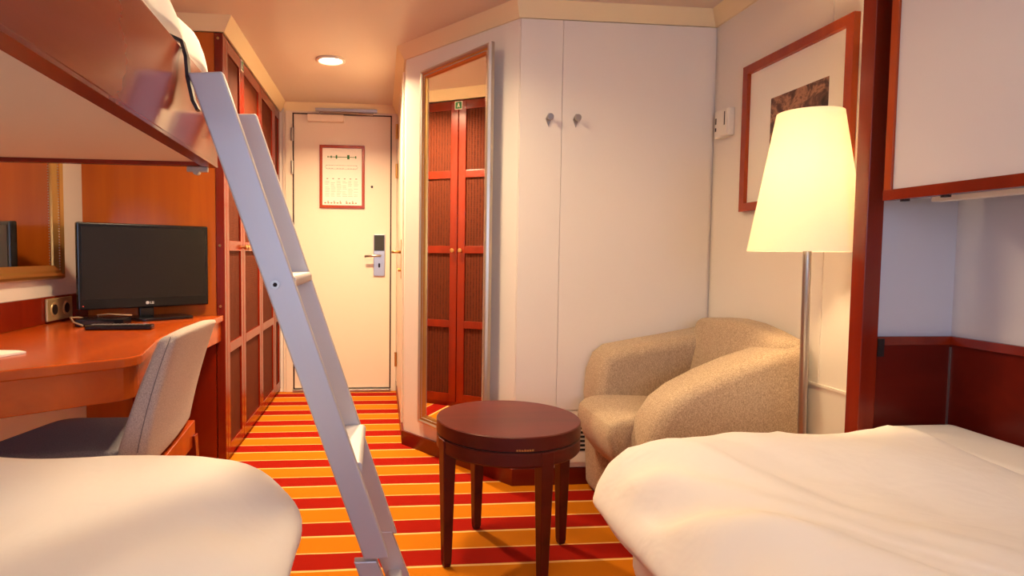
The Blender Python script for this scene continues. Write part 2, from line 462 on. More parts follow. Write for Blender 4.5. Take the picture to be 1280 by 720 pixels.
obj('grille_plate', bm, M['white'], vg, bevel=0.002)
for k in range(7):
    obj('slot', box(new(), 0.675, 0.90, YC-0.0225, YC-0.0205, 0.152+k*0.019, 0.162+k*0.019), M['slot'], vg)

# ------------------------------------------------------------------ wardrobe
wd = thing('wardrobe', 'long cherry wood wardrobe with woven door panels lining the corridor', 'wardrobe', ((XL-0.71)/2, (YP+YD)/2, 0))
bm = new(); X0, X1 = XL, -0.735
box(bm, XL, X1, YP, YD-0.001, 0, 1.985)
c_ = obj('carcass', bm, M['cherry'], wd)
obj('side_panel', box(new(), XL, -0.752, YP-0.014, YP, 0, 1.985), M['honey'], wd)
sp = obj('corner_post', box(new(), -0.750, -0.712, YP-0.02, YP+0.02, 0, 1.985), M['cherry_red'], wd, bevel=0.003)
for z in (1.03, 0.75, 1.96):
    obj('screw_cap', tube(new(), [(-0.733, YP-0.022, z), (-0.733, YP-0.0195, z)], 0.006, 12), M['brass'], sp)
zr = [0.05, 0.545, 1.03, 1.515, 1.96]
doors = [(2.992, 3.335), (3.341, 3.822), (3.828, 4.29), (4.30, 4.535)]
for i, (y0, y1) in enumerate(doors):
    sw = 0.05
    bm = new()
    xa, xb = -0.735, -0.712
    box(bm, xa, xb, y0, y0+sw, 0.03, 1.982); box(bm, xa, xb, y1-sw, y1, 0.03, 1.982)
    box(bm, xa, xb, y0+sw, y1-sw, 1.925, 1.982)
    box(bm, xa, xb, y0+sw, y1-sw, 0.03, 0.085)
    d = obj('door', bm, M['cherry_red'], wd, bevel=0.002)
    bm = new()
    for z in zr[1:4]: obj('cross_rail', box(new(), xa, xb+0.0005, y0+sw, y1-sw, z-0.024, z+0.024), M['cherry_red'], d, bevel=0.002)
    bm.free()
    obj('woven_panel', box(new(), xa, xb-0.010, y0+sw, y1-sw, 0.085, 1.925), M['woven'], d)
    if i < 3:
        ky = y1-0.025 if i in (0, 2) else y0+0.025
        b = tube(new(), [(xb, ky, 1.025), (xb+0.012, ky, 1.025), (xb+0.014, ky, 1.025), (xb+0.024, ky, 1.025), (xb+0.028, ky, 1.025)], [0.006, 0.006, 0.012, 0.014, 0.010], 14)
        obj('knob', b, M['brass'], d)
bm = new(); box(bm, -0.735, -0.705, 4.296, 4.304, 0.03, 1.982)
obj('plinth', box(new(), -0.735, -0.725, YP+0.02, YD-0.001, 0, 0.03), M['cherry_red'], wd)
bm.free()
# small green emergency pictogram on the wardrobe top rail
sg = thing('emergency_sign', 'small green emergency sign at the top of the wardrobe doors, seen in the wall mirror', 'sign', (-0.711, 3.338, 1.945))
obj('sign_plate', box(new(), -0.7115, -0.709, 3.312, 3.364, 1.925, 1.977), M['paper'], sg)
obj('green_field', box(new(), -0.709, -0.7082, 3.317, 3.359, 1.930, 1.972), M['sign_green'], sg)
bm = new(); prism(bm, [(y_-0.06, z_) for y_, z_ in [(3.388, 1.938), (3.394, 1.938), (3.398, 1.948), (3.403, 1.938), (3.408, 1.938), (3.402, 1.955), (3.402, 1.964), (3.393, 1.964), (3.393, 1.953)]], 'x', -0.7082, -0.7076)
obj('pictogram', bm, M['paper'], sg)

# ------------------------------------------------------------------ ceiling downlights
def downlight(x, y, label, e, spread=2.6, k=1.0):
    t_ = thing('ceiling_downlight', label, 'ceiling light', (x, y, H), group='round ceiling downlights')
    bm = lathe(new(), [(0.062*k, H), (0.078*k, H-0.001), (0.080*k, H-0.008), (0.070*k, H-0.013), (0.060*k, H-0.008)], (x, y), 36, close=True)
    obj('trim_ring', bm, M['white'], t_, smooth=True)
    bm = lathe(new(), [(0, H-0.004), (0.060*k, H-0.006), (0.060*k, H-0.001), (0, H-0.001)], (x, y), 36)
    obj('diffuser', bm, M['glow'], t_)
    l = light('downlight_lamp', 'AREA', (x, y, H-0.016), e, WARM, 0.115*k, spread=spread)
    l.parent = t_; l.location = (0, 0, -0.016)
    return t_
downlight(-0.275, 3.50, 'round glowing ceiling downlight in front of the entry door', E_DOWN['corridor'])
downlight(-0.15, 2.10, 'added unseen ceiling downlight between the desk and the round table', E_DOWN['desk'], k=2.6)  # unseen, added to brighten wardrobe side and desk; oversized for softer shadows
downlight(0.45, 1.45, 'added unseen ceiling downlight above the end of the right bed', E_DOWN['cabin'])  # out-of-view fill, added to lift the warm light mid-room

# ------------------------------------------------------------------ framed evacuation plan on the entry door
ev = thing('framed_evacuation_plan', 'small framed safety plan sheet hanging on the cream entry door', 'framed notice', (-0.275, YD-0.018, 1.32))
x0, x1, z0, z1, yf = -0.433, -0.117, 1.32, 1.762, YD-0.0185
bm = new(); w_ = 0.02
box(bm, x0, x0+w_, yf-0.014, yf, z0, z1); box(bm, x1-w_, x1, yf-0.014, yf, z0, z1)
box(bm, x0+w_, x1-w_, yf-0.014, yf, z0, z0+w_); box(bm, x0+w_, x1-w_, yf-0.014, yf, z1-w_, z1)
obj('frame', bm, M['cherry'], ev, bevel=0.002)
obj('sheet', box(new(), x0+w_, x1-w_, yf-0.006, yf, z0+w_, z1-w_), M['paper'], ev)
yq = yf-0.0065
bm = new()
box(bm, -0.375, -0.175, yq-0.0004, yq, 1.6775, 1.6815)
for xx, ww, hh in ((-0.375, 0.006, 0.012), (-0.352, 0.008, 0.016), (-0.315, 0.010, 0.026), (-0.232, 0.016, 0.030), (-0.180, 0.008, 0.018)):
    box(bm, xx-ww/2, xx+ww/2, yq-0.0005, yq, 1.68-hh/2, 1.68+hh/2)
obj('ship_profile', bm, M['ink_green'], ev)
bm = new()
for zz in (1.620, 1.598):
    for k in range(12):
        if k in (3, 7): continue
        box(bm, -0.39+k*0.019, -0.377+k*0.019, yq-0.0004, yq, zz, zz+0.0022)
prism(bm, [(-0.395, 1.609), (-0.38, 1.622), (-0.18, 1.622), (-0.165, 1.609), (-0.165, 1.6075), (-0.18, 1.6205), (-0.38, 1.6205), (-0.395, 1.6075)], 'y', yq-0.0004, yq)
prism(bm, [(-0.395, 1.609), (-0.38, 1.596), (-0.18, 1.596), (-0.165, 1.609), (-0.165, 1.6075), (-0.18, 1.5945), (-0.38, 1.5945), (-0.395, 1.6075)], 'y', yq-0.0004, yq)
random.seed(3)
for c in range(6):
    xx = -0.395 + c*0.0405
    box(bm, xx+0.010, xx+0.022, yq-0.0004, yq, 1.524, 1.530)
    for r in range(11):
        if random.random() < 0.12: continue
        box(bm, xx, xx+random.uniform(0.022, 0.034), yq-0.0004, yq, 1.508-r*0.0105, 1.5095-r*0.0105)
obj('printed_text', bm, M['ink'], ev)
bm = new()
for k in range(11):
    if k == 6: continue
    box(bm, -0.40+k*0.0215, -0.387+k*0.0215, yq-0.0004, yq, 1.352, 1.360)
    if k % 2: box(bm, -0.40+k*0.0215, -0.391+k*0.0215, yq-0.0004, yq, 1.364, 1.370)
obj('coloured_pictograms', bm, M['ink_red'], ev)

# ------------------------------------------------------------------ tall mirror on the slanted wall
ca, sa = dx/L_, dy/L_           # along the wall; -n points into the room
MA = math.radians(-6.3)         # hangs with its near edge a little off the wall
mpx, mpy = XC + ca*0.128, YA + sa*0.128
mca, msa = ca*math.cos(MA)-sa*math.sin(MA), ca*math.sin(MA)+sa*math.cos(MA)
def S(s, d, z): return (mpx + mca*(s-0.128) + msa*d, mpy + msa*(s-0.128) - mca*d, z)
mr = thing('wall_mirror', 'tall silver and gold framed mirror on the slanted wall', 'mirror', S(0.36, 0.002, 0.15))
s0, s1, z0, z1 = 0.146, 0.690, 0.150, 1.897
def mould(name, par, s0, s1, z0, z1, steps, material):
    """picture-frame ring: steps = [(inset, depth)] profile, mitred"""
    bm = new(); rings = []
    for ins, dep in steps:
        rings.append([bm.verts.new(S(s0+ins, dep, z0+ins)), bm.verts.new(S(s1-ins, dep, z0+ins)), bm.verts.new(S(s1-ins, dep, z1-ins)), bm.verts.new(S(s0+ins, dep, z1-ins))])
    n = len(rings)
    for i in range(n):
        A, B = rings[i], rings[(i+1) % n]
        for k in range(4): bm.faces.new([A[k], A[(k+1) % 4], B[(k+1) % 4], B[k]])
    return obj(name, bm, material, par)
mould('outer_moulding', mr, s0, s1, z0, z1, [(0, 0.002), (0, 0.018), (0.006, 0.028), (0.014, 0.030), (0.020, 0.024), (0.020, 0.002)], M['silver'])
inr = mould('inner_moulding', mr, s0, s1, z0, z1, [(0.020, 0.002), (0.020, 0.022), (0.028, 0.020), (0.040, 0.014), (0.044, 0.010), (0.044, 0.002)], M['gold'])
bm = new()
def bead(p):
    bmesh.ops.create_icosphere(bm, subdivisions=1, radius=0.0032, matrix=Matrix.Translation(p))
k = 0
while z0+0.03+k*0.009 < z1-0.03:
    for s_ in (s0+0.031, s1-0.031): bead(S(s_, 0.020, z0+0.03+k*0.009))
    k += 1
k = 0
while s0+0.035+k*0.009 < s1-0.035:
    for z_ in (z0+0.031, z1-0.031): bead(S(s0+0.035+k*0.009, 0.020, z_))
    k += 1
obj('beading', bm, M['silver'], inr, smooth=True)
bm = new()
hexa(bm, [S(s0+0.04, 0.002, z0+0.04), S(s1-0.04, 0.002, z0+0.04), S(s1-0.04, 0.006, z0+0.04), S(s0+0.04, 0.006, z0+0.04)],
         [S(s0+0.04, 0.002, z1-0.04), S(s1-0.04, 0.002, z1-0.04), S(s1-0.04, 0.006, z1-0.04), S(s0+0.04, 0.006, z1-0.04)])
obj('mirror_glass', bm, M['mirror'], mr)

# ------------------------------------------------------------------ desk mirror on the left wall
dm = thing('desk_mirror', 'wide gold framed mirror on the wall above the desk', 'mirror', (XL, 2.2, 0.885))
def mouldX(name, par, y0, y1, z0, z1, steps, material):
    bm = new(); rings = []
    for ins, dep in steps:
        rings.append([bm.verts.new((XL+dep, y0+ins, z0+ins)), bm.verts.new((XL+dep, y1-ins, z0+ins)), bm.verts.new((XL+dep, y1-ins, z1-ins)), bm.verts.new((XL+dep, y0+ins, z1-ins))])
    n = len(rings)
    for i in range(n):
        A, B = rings[i], rings[(i+1) % n]
        for k in range(4): bm.faces.new([A[k], A[(k+1) % 4], B[(k+1) % 4], B[k]])
    return obj(name, bm, material, par)
my0, my1, mz0, mz1 = 1.75, 2.735, 0.883, 1.60
mouldX('outer_moulding', dm, my0, my1, mz0, mz1, [(0, 0.0005), (0, 0.018), (0.006, 0.030), (0.016, 0.034), (0.026, 0.026), (0.026, 0.0005)], M['gold'])
im = mouldX('inner_moulding', dm, my0, my1, mz0, mz1, [(0.026, 0.0005), (0.026, 0.026), (0.036, 0.024), (0.050, 0.014), (0.056, 0.010), (0.056, 0.0005)], M['gold'])
bm = new(); k = 0
while mz0+0.04+k*0.011 < mz1-0.03:
    bead(Vector((XL+0.025, my1-0.038, mz0+0.04+k*0.011))); k += 1
obj('beading', bm, M['silver'], im, smooth=True)
obj('mirror_glass', box(new(), XL+0.0005, XL+0.006, my0+0.05, my1-0.05, mz0+0.05, mz1-0.05), M['mirror'], dm)

# ------------------------------------------------------------------ desk
dk = thing('desk', 'cherry wood wall desk with a deep rounded apron, below the gold mirror', 'desk', (-1.0, 2.2, 0))
def smooth_poly(pts, r=0.03, n=5):
    out = []
    N = len(pts)
    for i in range(N):
        p = Vector(pts[i][:2]); a = Vector(pts[i-1][:2]); b = Vector(pts[(i+1) % N][:2])
        rr = pts[i][2] if len(pts[i]) > 2 else 0
        if rr == 0: out.append((p.x, p.y)); continue
        da = (a-p).normalized(); db = (b-p).normalized()
        for k in range(n+1):
            t_ = k/n; q = (p+da*rr)*(1-t_)**2 + p*2*t_*(1-t_) + (p+db*rr)*t_*t_
            out.append((q.x, q.y))
    return out
top = smooth_poly([(XL+0.002, 1.28), (-0.945, 1.55, 0.0), (-0.660, 1.78, 0.06), (-0.745, 2.20, 0.12), (-0.725, 2.60, 0.12), (-0.718, YP-0.021), (XL+0.002, YP-0.016)])
obj('desktop', prism(new(), top, 'z', 0.682, 0.710), M['cherry_y'], dk, bevel=0.004)
apr = smooth_poly([(XL+0.002, 1.32), (-0.955, 1.578, 0.0), (-0.678, 1.80, 0.05), (-0.760, 2.20, 0.12), (-0.740, 2.60, 0.12), (-0.73, YP-0.021), (XL+0.002, YP-0.016)])
obj('apron', prism(new(), apr, 'z', 0.588, 0.682), M['cherry_y'], dk, bevel=0.003)
obj('back_upstand', box(new(), XL+0.0005, XL+0.018, 1.30, YP-0.016, 0.7105, 0.815), M['cherry_red'], dk, bevel=0.002)
obj('modesty_panel', box(new(), -1.12, -0.752, YP-0.034, YP-0.015, 0.0, 0.588), M['cherry_red'], dk)

# sockets
sk = thing('wall_socket', 'champagne double wall socket on the desk upstand under the mirror', 'socket', (XL+0.018, 2.68, 0.70))
obj('socket_plate', box(new(), XL+0.0185, XL+0.030, 2.585, 2.785, 0.718, 0.808), M['socket'], sk, bevel=0.004)
for y in (2.637, 2.733):
    b = new()
    pr = [(0.030, 0.034), (0.034, 0.034)]
    tube(b, [(XL+0.030, y, 0.763), (XL+0.0325, y, 0.763)], [0.030, 0.028], 24)
    so = obj('socket_ring', b, M['socket'], sk)
    obj('socket_well', tube(new(), [(XL+0.0325, y, 0.763), (XL+0.0332, y, 0.763)], 0.021, 20), M['dark_metal'], so)

# ------------------------------------------------------------------ television
tvx, tvy = -1.000, 2.785
ang = math.atan2(0.32, 0.423)
tv = thing('television', 'black flat screen television standing on the desk beside the wardrobe', 'television', (tvx, tvy, 0.7105), ang)
w2, = (0.263,)
bm = new(); box(bm, -w2, w2, -0.018, 0.012, 0.050, 0.404)
hs = obj('housing', bm, M['black'], tv, local=True, bevel=0.006, seg=3)
obj('back_cover', box(new(), -0.17, 0.17, 0.0125, 0.035, 0.10, 0.35), M['black'], tv, local=True, bevel=0.008)
obj('screen', box(new(), -w2+0.016, w2-0.016, -0.0195, -0.0175, 0.092, 0.387), M['screen'], tv, local=True)
obj('power_light', tube(new(), [(-w2+0.018, -0.0195, 0.066), (-w2+0.018, -0.0178, 0.066)], 0.002, 8), M['red_led'], tv, local=True)
obj('stand_neck', box(new(), -0.03, 0.03, -0.008, 0.016, 0.012, 0.052), M['black'], tv, local=True, bevel=0.005)
bm = new(); prism(bm, smooth_poly([(-0.06, -0.11, 0.04), (0.17, -0.11, 0.04), (0.16, 0.045, 0.04), (-0.10, 0.045, 0.04)]), 'z', 0, 0.012)
obj('stand_base', bm, M['black'], tv, local=True, bevel=0.002)
# maker's mark below the screen: a disc and two letters
bm = tube(new(), [(-0.001, -0.0192, 0.0705), (-0.001, -0.0180, 0.0705)], 0.0068, 20)
lg = obj('logo_badge', bm, M['logo'], tv, local=True)
bm = new()
def LB(x0, x1, z0, z1): box(bm, x0, x1, -0.0193, -0.0181, z0-0.023, z1-0.023)
LB(0.009, 0.0112, 0.0885, 0.0985); LB(0.0112, 0.0155, 0.0885, 0.0907)
LB(0.0175, 0.0197, 0.0885, 0.0985); LB(0.0197, 0.0250, 0.0963, 0.0985); LB(0.0197, 0.0250, 0.0885, 0.0907); LB(0.0228, 0.0250, 0.0907, 0.0945); LB(0.0212, 0.0228, 0.0928, 0.0945)
obj('logo_letters', bm, M['logo'], tv, local=True)

bx = thing('receiver_box', 'flat black receiver box lying on the desk under the television', 'set-top box', (-1.075, 2.545, 0.7105), 0.12)
obj('box_body', box(new(), -0.085, 0.085, -0.05, 0.06, 0, 0.028), M['black'], bx, local=True, bevel=0.003)
obj('connector_strip', box(new(), -0.06, 0.05, -0.0515, -0.050, 0.008, 0.018), M['dark_metal'], bx, local=True)
bm = new()
tube(bm, [(-1.14, 2.66, 0.716), (-1.19, 2.60, 0.735), (-1.185, 2.52, 0.742), (-1.16, 2.49, 0.728), (-1.12, 2.475, 0.716)], 0.0035, 8)
tube(bm, [(-1.14, 2.66, 0.716), (-1.12, 2.60, 0.744), (-1.06, 2.56, 0.752), (-1.02, 2.57, 0.748), (-0.99, 2.60, 0.744)], 0.0028, 8)
lab(obj('television_cable', bm, M['cable'], smooth=True), 'pale looped cable tangled behind and beneath the television', 'cable')
rc = thing('remote_control', 'black remote control lying on the desk in front of the television', 'remote control', (-0.958, 2.405, 0.7105), 0.06)
obj('remote_body', box(new(), -0.115, 0.115, -0.022, 0.022, 0, 0.018), M['black'], rc, local=True, bevel=0.005)
bm = new()
for i in range(14):
    for j in range(3): box(bm, -0.095+i*0.0135, -0.088+i*0.0135, -0.014+j*0.011, -0.007+j*0.011, 0.018, 0.0198)
b_ = obj('button_pad', bm, M['ink'], rc, local=True); b_['label'] = 'grey remote buttons'
bm = new(); prism(bm, [(-1.14, 1.66), (-1.03, 1.76), (-0.99, 1.85), (-1.02, 1.87), (-1.10, 1.88), (-1.24, 1.80)], 'z', 0.7105, 0.716)
lab(obj('notepad', bm, M['paper']), 'white paper pad lying on the left end of the desk', 'paper')

# ------------------------------------------------------------------ desk chair
ch = thing('desk_chair', 'upholstered greige desk chair with its seat pushed under the desk', 'chair', (-0.80, 1.97, 0))
# backrest: curved slab, facing the wall; built as a grid between inner and outer faces
def slab_back():
    bm = new(); nu, nv = 12, 12
    y0b, y1b, y0t, y1t = 1.752, 2.16, 1.775, 2.205
    F_, B_ = [], []
    for j in range(nv+1):
        v = j/nv; z = 0.435 + v*0.345
        lean = 0.055*v + 0.03*v*v
        rf, rb = [], []
        for i in range(nu+1):
            u = i/nu; yy = (y0b+(y0t-y0b)*v)*(1-u) + (y1b+(y1t-y1b)*v)*u
            bow = 0.02*(1-(2*u-1)**2)
            th = 0.082 - 0.035*v
            zz = z - (0.040*(1-u) if j == 0 else 0)
            topdip = -0.012*abs(2*u-1)**3 if j == nv else 0
            rb.append(bm.verts.new((-0.640+lean+bow*0.6, yy, zz+topdip)))
            rf.append(bm.verts.new((-0.640+lean+bow*0.6-th, yy, zz+topdip-0.004)))
        F_.append(rf); B_.append(rb)
    for j in range(nv):
        for i in range(nu):
            bm.faces.new([B_[j][i], B_[j][i+1], B_[j+1][i+1], B_[j+1][i]])
            bm.faces.new([F_[j][i], F_[j+1][i], F_[j+1][i+1], F_[j][i+1]])
    for j in range(nv):
        bm.faces.new([F_[j][0], B_[j][0], B_[j+1][0], F_[j+1][0]]); bm.faces.new([B_[j][nu], F_[j][nu], F_[j+1][nu], B_[j+1][nu]])
    for i in range(nu):
        bm.faces.new([F_[0][i+1], B_[0][i+1], B_[0][i], F_[0][i]]); bm.faces.new([F_[nv][i], B_[nv][i], B_[nv][i+1], F_[nv][i+1]])
    return bm
bk = obj('backrest', slab_back(), M['chairfab'], ch, bevel=0.02, seg=4, smooth=True)
bk['label'] = 'light greige felt backrest'
bm = tube(new(), [(-0.655+0.055*v+0.03*v*v-0.004, 1.7515+0.023*v-0.0005, 0.45+v*0.315) for v in [i/10 for i in range(11)]], 0.0012, 6)
obj('seam', bm, M['ink'], bk)
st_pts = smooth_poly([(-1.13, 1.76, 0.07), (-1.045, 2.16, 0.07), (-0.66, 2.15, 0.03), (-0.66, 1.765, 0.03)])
se = obj('seat', prism(new(), st_pts[::-1], 'z', 0.385, 0.450), M['seatfab_shaded'], ch, bevel=0.02, seg=4, smooth=True)
se['label'] = 'greige felt seat with the shade under the desk painted in'
bm = new(); box(bm, -1.00, -0.66, 1.785, 1.81, 0.335, 0.3845); box(bm, -1.00, -0.66, 2.115, 2.14, 0.335, 0.3845)
box(bm, -1.00, -0.975, 1.81, 2.115, 0.335, 0.3845); box(bm, -0.685, -0.66, 1.81, 2.115, 0.335, 0.3845)
obj('seat_frame', bm, M['cherry_red'], ch)
obj('back_rail', hexa(new(), [(-0.655, 1.78, 0.33), (-0.625, 1.78, 0.33), (-0.625, 2.165, 0.345), (-0.655, 2.165, 0.345)],
    [(-0.655, 1.78, 0.39), (-0.625, 1.78, 0.39), (-0.625, 2.165, 0.43), (-0.655, 2.165, 0.43)]), M['cherry'], ch, bevel=0.002)
for (lx, ly, ox) in ((-0.985, 1.80, 0), (-0.985, 2.125, 0), (-0.645, 1.80, 0.03), (-0.635, 2.15, 0.03)):
    b = hexa(new(), [(lx+ox-0.012, ly-0.012, 0), (lx+ox+0.012, ly-0.012, 0), (lx+ox+0.012, ly+0.012, 0), (lx+ox-0.012, ly+0.012, 0)],
             [(lx-0.018, ly-0.018, 0.384), (lx+0.018, ly-0.018, 0.384), (lx+0.018, ly+0.018, 0.384), (lx-0.018, ly+0.018, 0.384)])
    obj('leg', b, M['cherry_red'], ch, bevel=0.002)

# ------------------------------------------------------------------ round table
TX, TY, TR = 0.420, 2.003, 0.236
tb = thing('round_side_table', 'round dark mahogany side table in front of the tall mirror', 'table', (TX, TY, 0))
o = obj('tabletop', lathe(new(), [(0, 0.466), (TR-0.003, 0.466), (TR, 0.463), (TR, 0.424), (TR-0.004, 0.421), (0, 0.421)], (TX, TY), 96), M['table'], tb); autosmooth(o)
o = obj('apron', lathe(new(), [(TR-0.004, 0.418), (TR-0.001, 0.415), (TR-0.001, 0.378), (TR-0.006, 0.372), (TR-0.022, 0.372), (TR-0.022, 0.418)], (TX, TY), 96, close=True), M['table'], tb); autosmooth(o)
o = obj('spacer_ring', lathe(new(), [(TR-0.006, 0.4212), (TR-0.006, 0.4178), (TR-0.02, 0.4178), (TR-0.02, 0.4212)], (TX, TY), 64, close=True), M['slot'], tb)
for (lx, ly) in ((0.213, 1.94), (0.350, 2.212), (0.630, 2.068), (0.492, 1.793)):
    d = Vector((lx-TX, ly-TY)).normalized(); r_ = TR - 0.020
    cx, cy = TX+d.x*r_, TY+d.y*r_
    a = math.atan2(d.y, d.x)
    def sq(h, c0, z): return [(c0[0]+h*(math.cos(a)*sx - math.sin(a)*sy), c0[1]+h*(math.sin(a)*sx + math.cos(a)*sy), z) for sx, sy in ((-1, -1), (1, -1), (1, 1), (-1, 1))]
    b = new(); hexa(b, sq(0.0135, (cx, cy), 0.012), sq(0.0225, (cx, cy), 0.4175))
    hexa(b, sq(0.010, (cx, cy), 0.0), sq(0.0135, (cx, cy), 0.0121))
    obj('leg', b, M['table'], tb, bevel=0.003)
# small metal tag set in the rim
a = math.atan2(1.77-TY, 0.4245-TX)
tg = new()
for k in range(7):
    a0 = a - 0.115 + k*0.033; rr = TR+0.0006
    hexa(tg, [((TX+rr*math.cos(a0)), TY+rr*math.sin(a0), 0.4245), (TX+rr*math.cos(a0+0.026), TY+rr*math.sin(a0+0.026), 0.4245), (TX+(rr-0.004)*math.cos(a0+0.026), TY+(rr-0.004)*math.sin(a0+0.026), 0.4245), (TX+(rr-0.004)*math.cos(a0), TY+(rr-0.004)*math.sin(a0), 0.4245)],
         [((TX+rr*math.cos(a0)), TY+rr*math.sin(a0), 0.4300+0.001*(k % 2)), (TX+rr*math.cos(a0+0.026), TY+rr*math.sin(a0+0.026), 0.4305-0.001*(k % 3)), (TX+(rr-0.004)*math.cos(a0+0.026), TY+(rr-0.004)*math.sin(a0+0.026), 0.43), (TX+(rr-0.004)*math.cos(a0), TY+(rr-0.004)*math.sin(a0), 0.43)])
o = obj('rim_tag', tg, M['brass'], tb); o['label'] = 'small worn metal tag on the rim'

# ------------------------------------------------------------------ armchair
ac = thing('armchair', 'beige tweed tub armchair in the corner under the picture', 'armchair', (1.12, 2.23, 0))
def side_slab(y0, y1, prof, name, label=None):
    bm = new(); prism(bm, prof, 'y', y0, y1)
    o = obj(name, bm, M['armchair'], ac, bevel=0.045, seg=6, smooth=True)
    if label: o['label'] = label
    return o
far_prof = [(0.885, 0.0), (0.872, 0.25), (0.864, 0.42), (0.872, 0.52), (0.900, 0.592), (0.945, 0.626), (1.080, 0.650), (1.20, 0.670), (1.425, 0.712), (1.425, 0.0)]
near_prof = [(0.885, 0.0), (0.872, 0.25), (0.864, 0.38), (0.880, 0.452), (0.925, 0.520), (0.985, 0.565), (1.080, 0.612), (1.18, 0.652), (1.30, 0.690), (1.425, 0.722), (1.425, 0.0)]
side_slab(2.39, 2.60, far_prof, 'arm')
side_slab(1.905, 2.09, near_prof, 'arm')
bm = new(); hexa(bm, [(1.20, 1.93, 0.30), (1.425, 1.93, 0.05), (1.425, 2.46, 0.05), (1.20, 2.46, 0.30)],
     [(1.335, 1.93, 0.722), (1.425, 1.93, 0.722), (1.425, 2.46, 0.748), (1.295, 2.46, 0.748)])
bmesh.ops.subdivide_edges(bm, edges=[e for e in bm.edges if abs((e.verts[0].co-e.verts[1].co).y) > 0.3], cuts=4)
for v in bm.verts:
    q = (v.co.y-1.93)/0.53
    if v.co.z > 0.6: v.co.z += 0.030*math.sin(PI*min(1, q*1.02))
    if v.co.x < 1.4: v.co.x -= 0.02*math.sin(PI*q)
o = obj('backrest', bm, M['armchair'], ac, bevel=0.032, seg=5, smooth=True)
bm = tube(new(), [(1.205, 2.395, 0.455), (1.235, 2.400, 0.54), (1.262, 2.405, 0.62), (1.288, 2.408, 0.690)], 0.0035, 8)
pp = obj('piping', bm, M['armchair'], o)
sprof = [(0.865, 0.215), (0.812, 0.285), (0.786, 0.360), (0.792, 0.408), (0.815, 0.434), (0.90, 0.446), (1.28, 0.430), (1.28, 0.215)]
bm = new(); prism(bm, sprof, 'y', 2.05, 2.425)
obj('seat', bm, M['armchair'], ac, bevel=0.03, seg=5, smooth=True)

# ------------------------------------------------------------------ floor lamp
LX, LY = 1.232, 1.70
fl = thing('floor_lamp', 'lit floor lamp with a tall cream cone shade beside the armchair', 'lamp', (LX, LY, 0))
obj('base', lathe(new(), [(0, 0), (0.115, 0), (0.118, 0.006), (0.112, 0.014), (0.03, 0.022), (0.012, 0.03), (0, 0.03)], (LX+0.012, LY), 40), M['steel'], fl, smooth=True)
obj('pole', tube(new(), [(LX+0.012, LY, 0.02), (LX, LY, 1.03), (LX, LY, 1.20)], [0.0115, 0.0115, 0.011], 16), M['steel'], fl, smooth=True)
bm = lathe(new(), [(0.152, 1.018), (0.086, 1.415), (0.0845, 1.415), (0.1505, 1.018)], (LX-0.008, LY), 64, close=True)
sh = obj('lamp_shade', bm, M['shade'], fl); autosmooth(sh)
bm = new()
for k in range(3):
    a = 2*PI*k/3; tube(bm, [(LX-0.008, LY, 1.395), (LX-0.008+0.0865*math.cos(a), LY+0.0865*math.sin(a), 1.405)], 0.0015, 6)
tube(bm, [(LX-0.003, LY, 1.2), (LX-0.008, LY, 1.397)], 0.002, 6)
obj('shade_carrier', bm, M['steel'], fl)
bm = new(); bmesh.ops.create_uvsphere(bm, u_segments=20, v_segments=12, radius=0.03, matrix=Matrix.Translation((LX-0.006, LY+0.0, 1.245)))
M['bulb'] = mat('lit_bulb', (1, 0.9, 0.7, 1), 0.5, emit=(1, 0.75, 0.42, 1), estr=60)
obj('bulb', bm, M['bulb'], fl, smooth=True)
l = light('lamp_light', 'POINT', (LX-0.006, LY, 1.245), E_LAMP, (1.0, 0.70, 0.36), 0.032)
l.parent = fl; l.location = (-0.006, 0, 1.245)

# ------------------------------------------------------------------ picture and thermostat on the right wall
pc = thing('framed_picture', 'large brown framed picture of a swirling dark print behind the lamp', 'picture', (XR, 2.08, 1.18))
py0, py1, pz0, pz1 = 1.79, 2.372, 1.18, 1.745
bm = new(); rings = []
for ins, dep in [(0, 0.001), (0, 0.022), (0.032, 0.022), (0.034, 0.012), (0.034, 0.001)]:
    rings.append([bm.verts.new((XR-dep, py0+ins, pz0+ins)), bm.verts.new((XR-dep, py1-ins, pz0+ins)), bm.verts.new((XR-dep, py1-ins, pz1-ins)), bm.verts.new((XR-dep, py0+ins, pz1-ins))])
for i in range(5):
    A, B = rings[i], rings[(i+1) % 5]
    for k in range(4): bm.faces.new([A[k], A[(k+1) % 4], B[(k+1) % 4], B[k]])
obj('frame', bm, M['cherry'], pc)
obj('mount', box(new(), XR-0.008, XR-0.001, py0+0.033, py1-0.033, pz0+0.033, pz1-0.033), M['paper'], pc)
obj('print', box(new(), XR-0.009, XR-0.0078, 1.905, 2.205, 1.34, 1.585), M['print'], pc)
th = thing('thermostat', 'small cream thermostat on the wall in the corner', 'thermostat', (XR, 2.51, 1.50))
obj('housing', box(new(), XR-0.028, XR-0.0005, 2.455, 2.565, 1.50, 1.615), M['white'], th, bevel=0.005)
obj('cover_flap', box(new(), XR-0.033, XR-0.028, 2.460, 2.515, 1.505, 1.61), M['white'], th, bevel=0.002)
bm = new(); box(bm, XR-0.0342, XR-0.0328, 2.474, 2.480, 1.545, 1.60)
obj('slot', bm, M['dark_metal'], th)
bm = new(); box(bm, XR-0.0292, XR-0.0278, 2.548, 2.556, 1.56, 1.585); box(bm, XR-0.0292, XR-0.0278, 2.548, 2.556, 1.53, 1.545)
obj('buttons', bm, M['dark_metal'], th)

